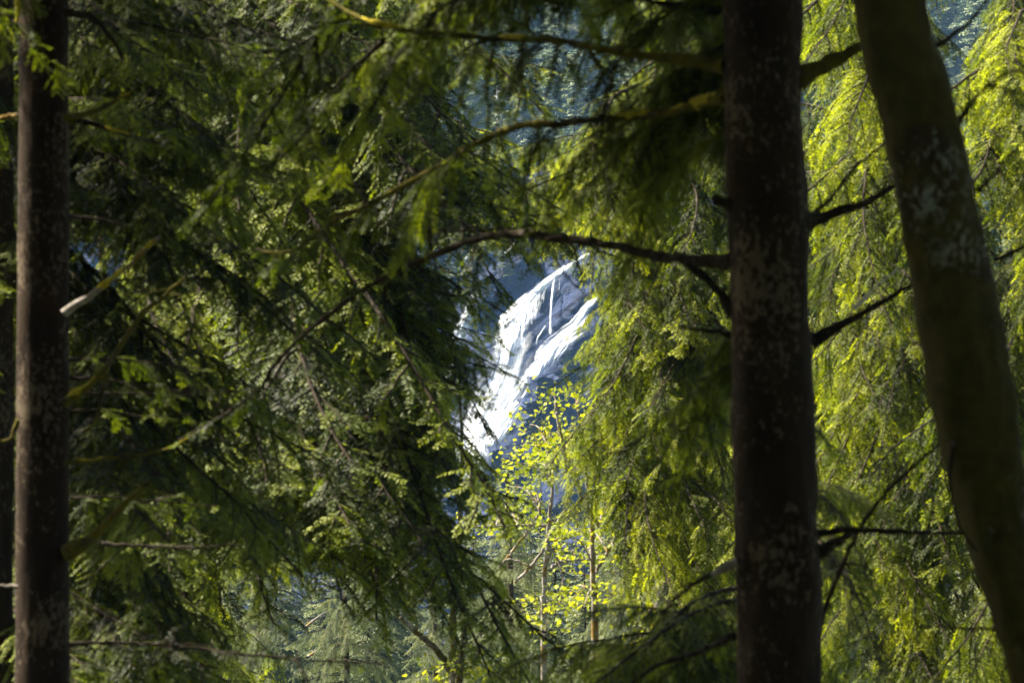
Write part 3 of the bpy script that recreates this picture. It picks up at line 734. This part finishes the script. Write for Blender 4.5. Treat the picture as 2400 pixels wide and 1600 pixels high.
# crowns of the four near trees, unseen above the view, thickened to shade the trunks
def crown(tree, D, x, zlo, zhi, n, kind, Lr, dz=(-.6, .2)):
    for k in range(n):
        z = zlo + (zhi - zlo) * (k + random.random()) / n
        a = k * 2.4 + random.uniform(-.4, .4); L = random.uniform(*Lr) * (1.1 - .6 * (z - zlo) / (zhi - zlo))
        X = px(x, 0, D)[0]
        b_ = (X, D, z); t = (X + math.cos(a) * L, D + math.sin(a) * L, z + random.uniform(*dz) * L * .4)
        put_bough(tree, b_, t, kind)
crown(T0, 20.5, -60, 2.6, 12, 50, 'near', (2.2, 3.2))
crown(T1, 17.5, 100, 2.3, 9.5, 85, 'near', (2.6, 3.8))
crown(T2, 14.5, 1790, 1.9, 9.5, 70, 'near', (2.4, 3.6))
for (x, y, r_, lab) in [(-3.66, 16.4, .24, 'unseen conifer added outside the left edge to shade the thick dark trunk'), (-3.62, 14.62, .26, 'unseen stout conifer added outside the left edge to shade the leaning mossy trunk')]:
    T4 = empty('conifer_tree', (x, y, terr(x, y)), lab, 'tree'); zb = terr(x, y)  # added out of view, trunk set in the sun's path to a near trunk
    mesh_obj('trunk', *tube([(0, 0, -1), (.03, 0, 5), (0, 0, 10), (0, 0, 14), (.1, 0, 19)], [r_ + .04, r_ + .01, r_, r_ - .05, .03], 20), M['bark'], parent=T4, smooth=True)
    for k in range(60):
        z = 1.9 + 9 * k / 60; an = k * 2.4; L = random.uniform(2.0, 3.0) * (1.1 - .05 * z)
        if z < 3.5: L = min(L, 1.7)
        put_bough(T4, (x, y, z), (x + L * math.cos(an), y + L * math.sin(an), z - .15 * L), 'near')

def fill(tree, D, tx, regions, kind, mul=1., skip=(), rise=(.05, .40)):
    """boughs from the trunk at picture x tx, distance D, to tips spread over picture rectangles"""
    cnt = 0
    for (x0, y0, x1, y1, d0, d1, n) in regions:
        n = int(n * (2.6 if tree.name in ('conifer_tree.004', 'conifer_tree.005') else 1.9))
        got = tr = 0
        while got < n and tr < n * 12:
            tr += 1
            d = random.uniform(d0, d1)
            tip = px(random.uniform(x0, x1), random.uniform(y0, y1), d)
            X = px(tx, 0, D)[0]
            hd = math.hypot(tip[0] - X, tip[1] - D)
            if hd < .9: continue
            b_ = np.array([X, D, tip[2] + random.uniform(*rise) * hd])
            if put_bough(tree, b_, tip, kind, mul=mul, skip=skip): got += 1
        cnt += got

# hidden trees behind the left trunk whose dark boughs hang across the left half
def long_trunk(tree, x, D, r, top, mat='bark'):
    X = px(x, 0, D)[0]; zb = terr(X, D)
    z = np.linspace(-1, top - zb, 60); P = np.stack([.12 * np.sin(z * .3), 0 * z, z], 1)
    mesh_obj('trunk', *tube(P, np.linspace(r, .03, 60), 20, .06, D, 4), M[mat], parent=tree, smooth=True)
L1 = tree_at('conifer_tree', -230, 22.5, 'conifer outside the left edge whose dark boughs hang across the left part of the view')
long_trunk(L1, -230, 22.5, .2, 10)
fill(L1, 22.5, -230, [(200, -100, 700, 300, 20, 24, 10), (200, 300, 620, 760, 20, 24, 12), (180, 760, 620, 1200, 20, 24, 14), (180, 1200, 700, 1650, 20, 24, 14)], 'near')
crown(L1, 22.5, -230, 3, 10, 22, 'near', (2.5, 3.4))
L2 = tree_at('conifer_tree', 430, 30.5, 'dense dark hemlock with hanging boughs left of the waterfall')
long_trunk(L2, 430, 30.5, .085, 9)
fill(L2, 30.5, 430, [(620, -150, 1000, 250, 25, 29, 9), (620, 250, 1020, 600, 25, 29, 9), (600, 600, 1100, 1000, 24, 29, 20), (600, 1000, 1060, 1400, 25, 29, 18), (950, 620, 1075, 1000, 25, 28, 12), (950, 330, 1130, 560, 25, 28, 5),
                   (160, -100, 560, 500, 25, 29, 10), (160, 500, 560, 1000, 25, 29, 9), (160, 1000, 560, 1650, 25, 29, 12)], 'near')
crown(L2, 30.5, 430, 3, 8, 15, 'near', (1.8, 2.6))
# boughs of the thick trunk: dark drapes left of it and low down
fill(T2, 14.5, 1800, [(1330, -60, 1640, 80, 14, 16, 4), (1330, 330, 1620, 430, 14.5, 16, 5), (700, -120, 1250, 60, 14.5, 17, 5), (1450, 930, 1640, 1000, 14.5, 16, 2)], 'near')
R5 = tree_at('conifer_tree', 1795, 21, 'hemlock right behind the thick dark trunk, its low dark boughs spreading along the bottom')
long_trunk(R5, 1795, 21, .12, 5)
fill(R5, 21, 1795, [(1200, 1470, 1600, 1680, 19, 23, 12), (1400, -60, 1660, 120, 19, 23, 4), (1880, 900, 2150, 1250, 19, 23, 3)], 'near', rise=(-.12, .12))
# sunlit trees beyond
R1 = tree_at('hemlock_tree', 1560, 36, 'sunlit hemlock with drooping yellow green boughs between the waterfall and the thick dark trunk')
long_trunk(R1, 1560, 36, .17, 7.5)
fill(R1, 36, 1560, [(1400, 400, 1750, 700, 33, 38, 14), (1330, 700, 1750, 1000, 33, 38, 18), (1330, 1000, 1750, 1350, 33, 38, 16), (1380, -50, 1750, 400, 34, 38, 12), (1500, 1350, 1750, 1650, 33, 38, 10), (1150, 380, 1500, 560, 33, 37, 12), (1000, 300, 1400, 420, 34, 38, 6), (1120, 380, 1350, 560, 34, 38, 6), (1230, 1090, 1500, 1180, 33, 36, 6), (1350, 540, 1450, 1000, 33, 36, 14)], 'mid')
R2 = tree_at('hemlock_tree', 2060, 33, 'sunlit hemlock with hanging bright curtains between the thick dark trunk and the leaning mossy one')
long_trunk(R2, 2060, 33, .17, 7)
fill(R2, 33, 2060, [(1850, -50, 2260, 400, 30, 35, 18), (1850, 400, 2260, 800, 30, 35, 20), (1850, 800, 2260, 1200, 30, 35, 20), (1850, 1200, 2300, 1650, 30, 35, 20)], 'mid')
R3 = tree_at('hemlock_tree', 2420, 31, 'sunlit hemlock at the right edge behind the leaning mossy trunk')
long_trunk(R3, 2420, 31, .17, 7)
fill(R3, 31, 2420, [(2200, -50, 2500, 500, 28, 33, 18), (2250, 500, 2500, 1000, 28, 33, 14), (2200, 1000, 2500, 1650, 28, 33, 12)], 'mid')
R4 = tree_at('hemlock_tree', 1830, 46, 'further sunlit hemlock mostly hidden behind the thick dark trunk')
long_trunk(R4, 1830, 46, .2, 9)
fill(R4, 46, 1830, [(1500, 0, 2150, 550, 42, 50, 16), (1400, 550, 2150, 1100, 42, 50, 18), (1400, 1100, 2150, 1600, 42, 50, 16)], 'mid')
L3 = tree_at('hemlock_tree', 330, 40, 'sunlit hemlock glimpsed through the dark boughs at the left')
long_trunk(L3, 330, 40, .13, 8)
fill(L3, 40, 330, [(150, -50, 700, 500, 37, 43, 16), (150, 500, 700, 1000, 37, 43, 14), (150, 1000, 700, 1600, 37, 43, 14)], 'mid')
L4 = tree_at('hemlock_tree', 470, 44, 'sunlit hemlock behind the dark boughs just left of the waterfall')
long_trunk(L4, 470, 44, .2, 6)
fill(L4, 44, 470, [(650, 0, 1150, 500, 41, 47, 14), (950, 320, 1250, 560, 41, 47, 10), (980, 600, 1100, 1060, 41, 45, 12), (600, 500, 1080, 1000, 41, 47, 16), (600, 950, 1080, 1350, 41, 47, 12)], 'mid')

for (x, top, D, reg, lab) in [(1190, 1110, 68, (1080, 1200, 1330, 1620), 'pale grey green hemlock behind the two slanting broken maple stems'),
        (1440, 1160, 72, (1300, 1220, 1600, 1620), 'pale grey green hemlock behind the rusty maple trunk'),
        (800, 1330, 66, (640, 1400, 1000, 1640), 'pale grey green hemlock low in the valley, left of the broken alder'),
        (1010, 1400, 74, (900, 1450, 1150, 1640), 'small pale grey green hemlock right behind the broken alder'),
        (600, 1250, 70, (420, 1300, 740, 1640), 'pale hemlock glimpsed low between dark boughs, leftmost of the pale valley hemlocks'),
        (250, 60, 52, (130, 120, 370, 360), 'pale sunlit hemlock just right of the lichen spotted trunk, high in the view')]:
    G = tree_at('hemlock_tree', x, D, lab); tz = px(x, top, D)[2]
    long_trunk(G, x, D, .14, tz)
    x0, y0, x1, y1 = reg
    X = G.location.x
    for k in range(46):
        d = D + random.uniform(-3, 3); y = y0 + (y1 - y0) * k / 46; tip = px(random.uniform(x0, x1), y, d)
        if tip[2] > tz - .3: continue
        L = math.hypot(tip[0] - X, tip[1] - D); lim = .4 + (tz - tip[2]) * .45
        if L > lim: tip[0] = X + (tip[0] - X) * lim / L; tip[1] = D + (tip[1] - D) * lim / L; L = lim
        if L < .4: continue
        put_bough(G, (X, D, tip[2] + .2 * L), tip, 'grey', force=True)
# ------------------------------------------------------------------ maples with fresh yellow leaves
def z3(x, y): return (900 + x / 2.75, 1030 + y / 2.75)
def leaf_cluster(pts, n_each, D, seed, size=.095):
    g = np.random.default_rng(seed); Vs, Fs, ts = [], [], []; k = 0
    base = []
    for i in range(10):                                  # five pointed leaf outline
        a = math.pi * 2 * i / 10 - math.pi / 2; r = 1 if i % 2 == 0 else .55
        base.append((math.cos(a) * r, math.sin(a) * r, 0))
    base = np.array(base)
    for c in pts:
        for _ in range(n_each):
            o = c + g.normal(0, 1, 3) * np.array([.14, .25, .09])
            s = size * g.uniform(.5, 1.1) / 2
            a, b_, e = g.uniform(0, 6.28), g.normal(0, .6), g.normal(.5, .5)
            Rm = np.array(Matrix.Rotation(a, 3, 'Z') @ Matrix.Rotation(e, 3, 'X') @ Matrix.Rotation(b_, 3, 'Y'))
            q = base.copy(); q[:, 2] = -.25 * (q[:, 0] ** 2)
            Vs.append(o + (q * s) @ Rm.T); Fs.append(np.arange(10) + k); k += 10; ts.append(g.uniform(.1, .9))
    return np.vstack(Vs), np.array(Fs), ts
def maple(name, x, D, label, stems, clusters, seed, mat='pale'):
    X = px(x, 0, D)[0]; t = empty(name, (X, D, terr(X, D)), label, 'tree')
    loc = np.array(t.location)
    for i, (kind, pts, r0, r1) in enumerate(stems):
        if kind == 'trunk':
            W = [np.array([X, D, terr(X, D) - .3])] + [px(*z3(*p), D) for p in pts]
        else: W = [px(*z3(*p), D + .15 * math.sin(i * 2.1)) for p in pts]
        P = spline(W, 40) - loc
        g = np.random.default_rng(seed + i); P[3:-1] += g.normal(0, .008, (36, 3))
        mesh_obj(kind, *tube(P, np.linspace(r0, r1, 40), 10, .15, seed, 5), M[mat], parent=t, smooth=True)
    allp = [np.array(px(*z3(*p), D)) for s in stems for p in s[1]]
    for i, (cx_, cy_) in enumerate(clusters):
        c = px(*z3(cx_, cy_), D + random.uniform(-1.2, 1.2))
        q = min(allp, key=lambda v: np.linalg.norm(v - c) + max(0, (v - c)[2]) * .8)
        W = np.array([q, (q + c) / 2 + np.array([0, 0, .12]), c])
        tw = mesh_obj('branch', *tube(spline(W, 12) - loc, np.linspace(.014, .006, 12), 5), M[mat], parent=t, smooth=True)
        sub = [c + np.array([random.uniform(-.3, .3), random.uniform(-.4, .4), random.uniform(-.16, .16)]) for _ in range(3)]
        V, F, ts = leaf_cluster(np.array(sub) - loc, 15, D, seed * 50 + i)
        mesh_obj('foliage', V, F, M['maple'], parent=tw, tint=ts)
maple('maple_tree', 1285, 55, 'pale maple with two slanting broken stems and fresh yellow leaves below the waterfall',
      [('trunk', [(1030, 1300), (1030, 1080), (1045, 800), (1070, 480), (1085, 300), (1060, 60)], .05, .015),
       ('branch', [(1040, 980), (1075, 700), (1000, 470)], .0, .0) if False else ('branch', [(780, 790), (850, 690), (930, 580), (1005, 465)], .024, .018),
       ('branch', [(840, 920), (980, 780), (1080, 600), (1130, 520), (1170, 445)], .022, .026),
       ('branch', [(1050, 800), (1100, 660), (1170, 630), (1210, 625)], .03, .015),
       ('branch', [(1060, 560), (960, 548), (860, 550), (720, 560), (560, 560)], .025, .01),
       ('branch', [(740, 820), (800, 770), (900, 800), (1010, 850)], .02, .01), ('branch', [(1090, 700), (1150, 880), (1130, 1060)], .018, .008),
       ('branch', [(1080, 830), (1140, 790), (1230, 775), (1330, 770)], .028, .012)],
      [(870, 100), (950, 40), (1000, 150), (1050, 120), (1130, 60), (1100, 180), (970, 360), (940, 400), (1000, 440), (840, 300), (570, 550), (670, 550), (760, 560), (800, 520), (880, 530),
       (1130, 740), (1210, 750), (1170, 1060), (1100, 1090), (1000, 1130), (1070, 1170), (940, -100), (880, 40), (990, -130), (1080, -30), (860, 150), (1010, 250)], 7)
maple('maple_tree', 1390, 50, 'maple with a rusty trunk and yellow leaves, right of the two slanting broken stems',
      [('trunk', [(1360, 1300), (1350, 1000), (1345, 800), (1340, 480), (1310, 250), (1290, 0), (1240, -200)], .05, .012),
       ('branch', [(1370, 860), (1380, 825), (1440, 720), (1500, 620), (1555, 565)], .02, .026),
       ('branch', [(1390, 560), (1290, 400), (1180, 120), (1120, -120), (1110, -240)], .03, .02),
       ('branch', [(1640, 380), (1690, 290), (1740, 240), (1790, 210)], .02, .02)],
      [(1180, 50), (1190, 90), (1190, 630), (1300, 720), (1280, 590), (1380, 600), (1480, 700), (1190, 990), (1220, 1020), (1290, 1080), (1240, -240), (1070, -250), (1180, -60), (1250, -180),
       (1560, 560), (1500, 420), (1420, 500)], 9)
maple('maple_tree', 1690, 44, 'slender maple with scattered yellow leaves left of the thick dark trunk',
      [('trunk', [(1760, 1400), (1750, 1200), (1780, 1000), (1830, 800), (1950, 640), (2080, 600)], .06, .02)],
      [(1850, 720), (1830, 800), (1890, 830), (2080, 640), (1980, 630), (1740, 1100), (1660, 1190), (1700, 1260), (1600, 1320), (1900, 1270), (1930, 700), (1700, 1000)], 13)
maple('alder_tree', 1060, 42, 'mossy pale trunk with a broken slanting limb at the bottom of the view',
      [('trunk', [(450, 1700), (452, 1400), (445, 1150), (470, 900), (490, 500), (500, 60), (490, -300), (500, -560)], .06, .006),
       ('branch', [(440, 1520), (350, 1370), (270, 1290), (170, 1200), (95, 1130)], .04, .025),
       ('branch', [(480, 1600), (500, 1400), (540, 1160), (515, 1050)], .04, .02),
       ('branch', [(515, 440), (560, 490), (640, 500), (720, 465), (790, 480)], .022, .015),
       ('branch', [(490, 640), (520, 600), (535, 520)], .02, .015)],
      [(640, 1480), (350, 1500), (720, 1390), (580, 1550), (330, 1560), (545, 570)], 17, 'alder')
# bleached fallen poles among the valley firs
for (a, b_, D, lab) in [((715, 1470), (765, 1433), 84, 'upper bleached pole lying among the valley firs'), ((720, 1540), (775, 1505), 84, 'lower bleached pole lying among the valley firs'),
                        ((815, 1550), (860, 1510), 84, 'bleached pole lying among the firs, nearest the broken alder limb')]:
    W = np.array([px(*a, D), px(*b_, D + 1.5)])
    e = mesh_obj('fallen_pole', *tube(spline([W[0], W.mean(0) + np.array([0, 0, .02]), W[1]], 12) - W[0], np.linspace(.035, .015, 12), 7), M['pale'], smooth=True)
    e.location = tuple(W[0]); e['label'] = lab; e['category'] = 'dead pole'; e['group'] = 'bleached poles among the valley firs'

# ------------------------------------------------------------------ haze
import bmesh
bm = bmesh.new(); bmesh.ops.create_cube(bm, size=1)
me = bpy.data.meshes.new('haze'); bm.to_mesh(me); bm.free()
hz = bpy.data.objects.new('haze', me); C.objects.link(hz)
lo, hi = Vector((-195, -65, -42)), Vector((195, 475, 145))
hz.location = (lo + hi) / 2; hz.scale = hi - lo
m = bpy.data.materials.new('haze_air'); m.use_nodes = True; n = m.node_tree
for q in list(n.nodes):
    if q.type != 'OUTPUT_MATERIAL': n.nodes.remove(q)
pv = N(n, 'ShaderNodeVolumePrincipled'); pv.inputs['Color'].default_value = (.32, .60, 1.0, 1); pv.inputs['Density'].default_value = .00021
pv.inputs['Anisotropy'].default_value = .2
n.links.new(pv.outputs[0], [q for q in n.nodes if q.type == 'OUTPUT_MATERIAL'][0].inputs['Volume'])
me.materials.append(m); hz['kind'] = 'stuff'
print('faces', sum(len(o.data.polygons) for o in C.objects if o.type == 'MESH') / 1e6, 'M drawn; objects', len(C.objects))
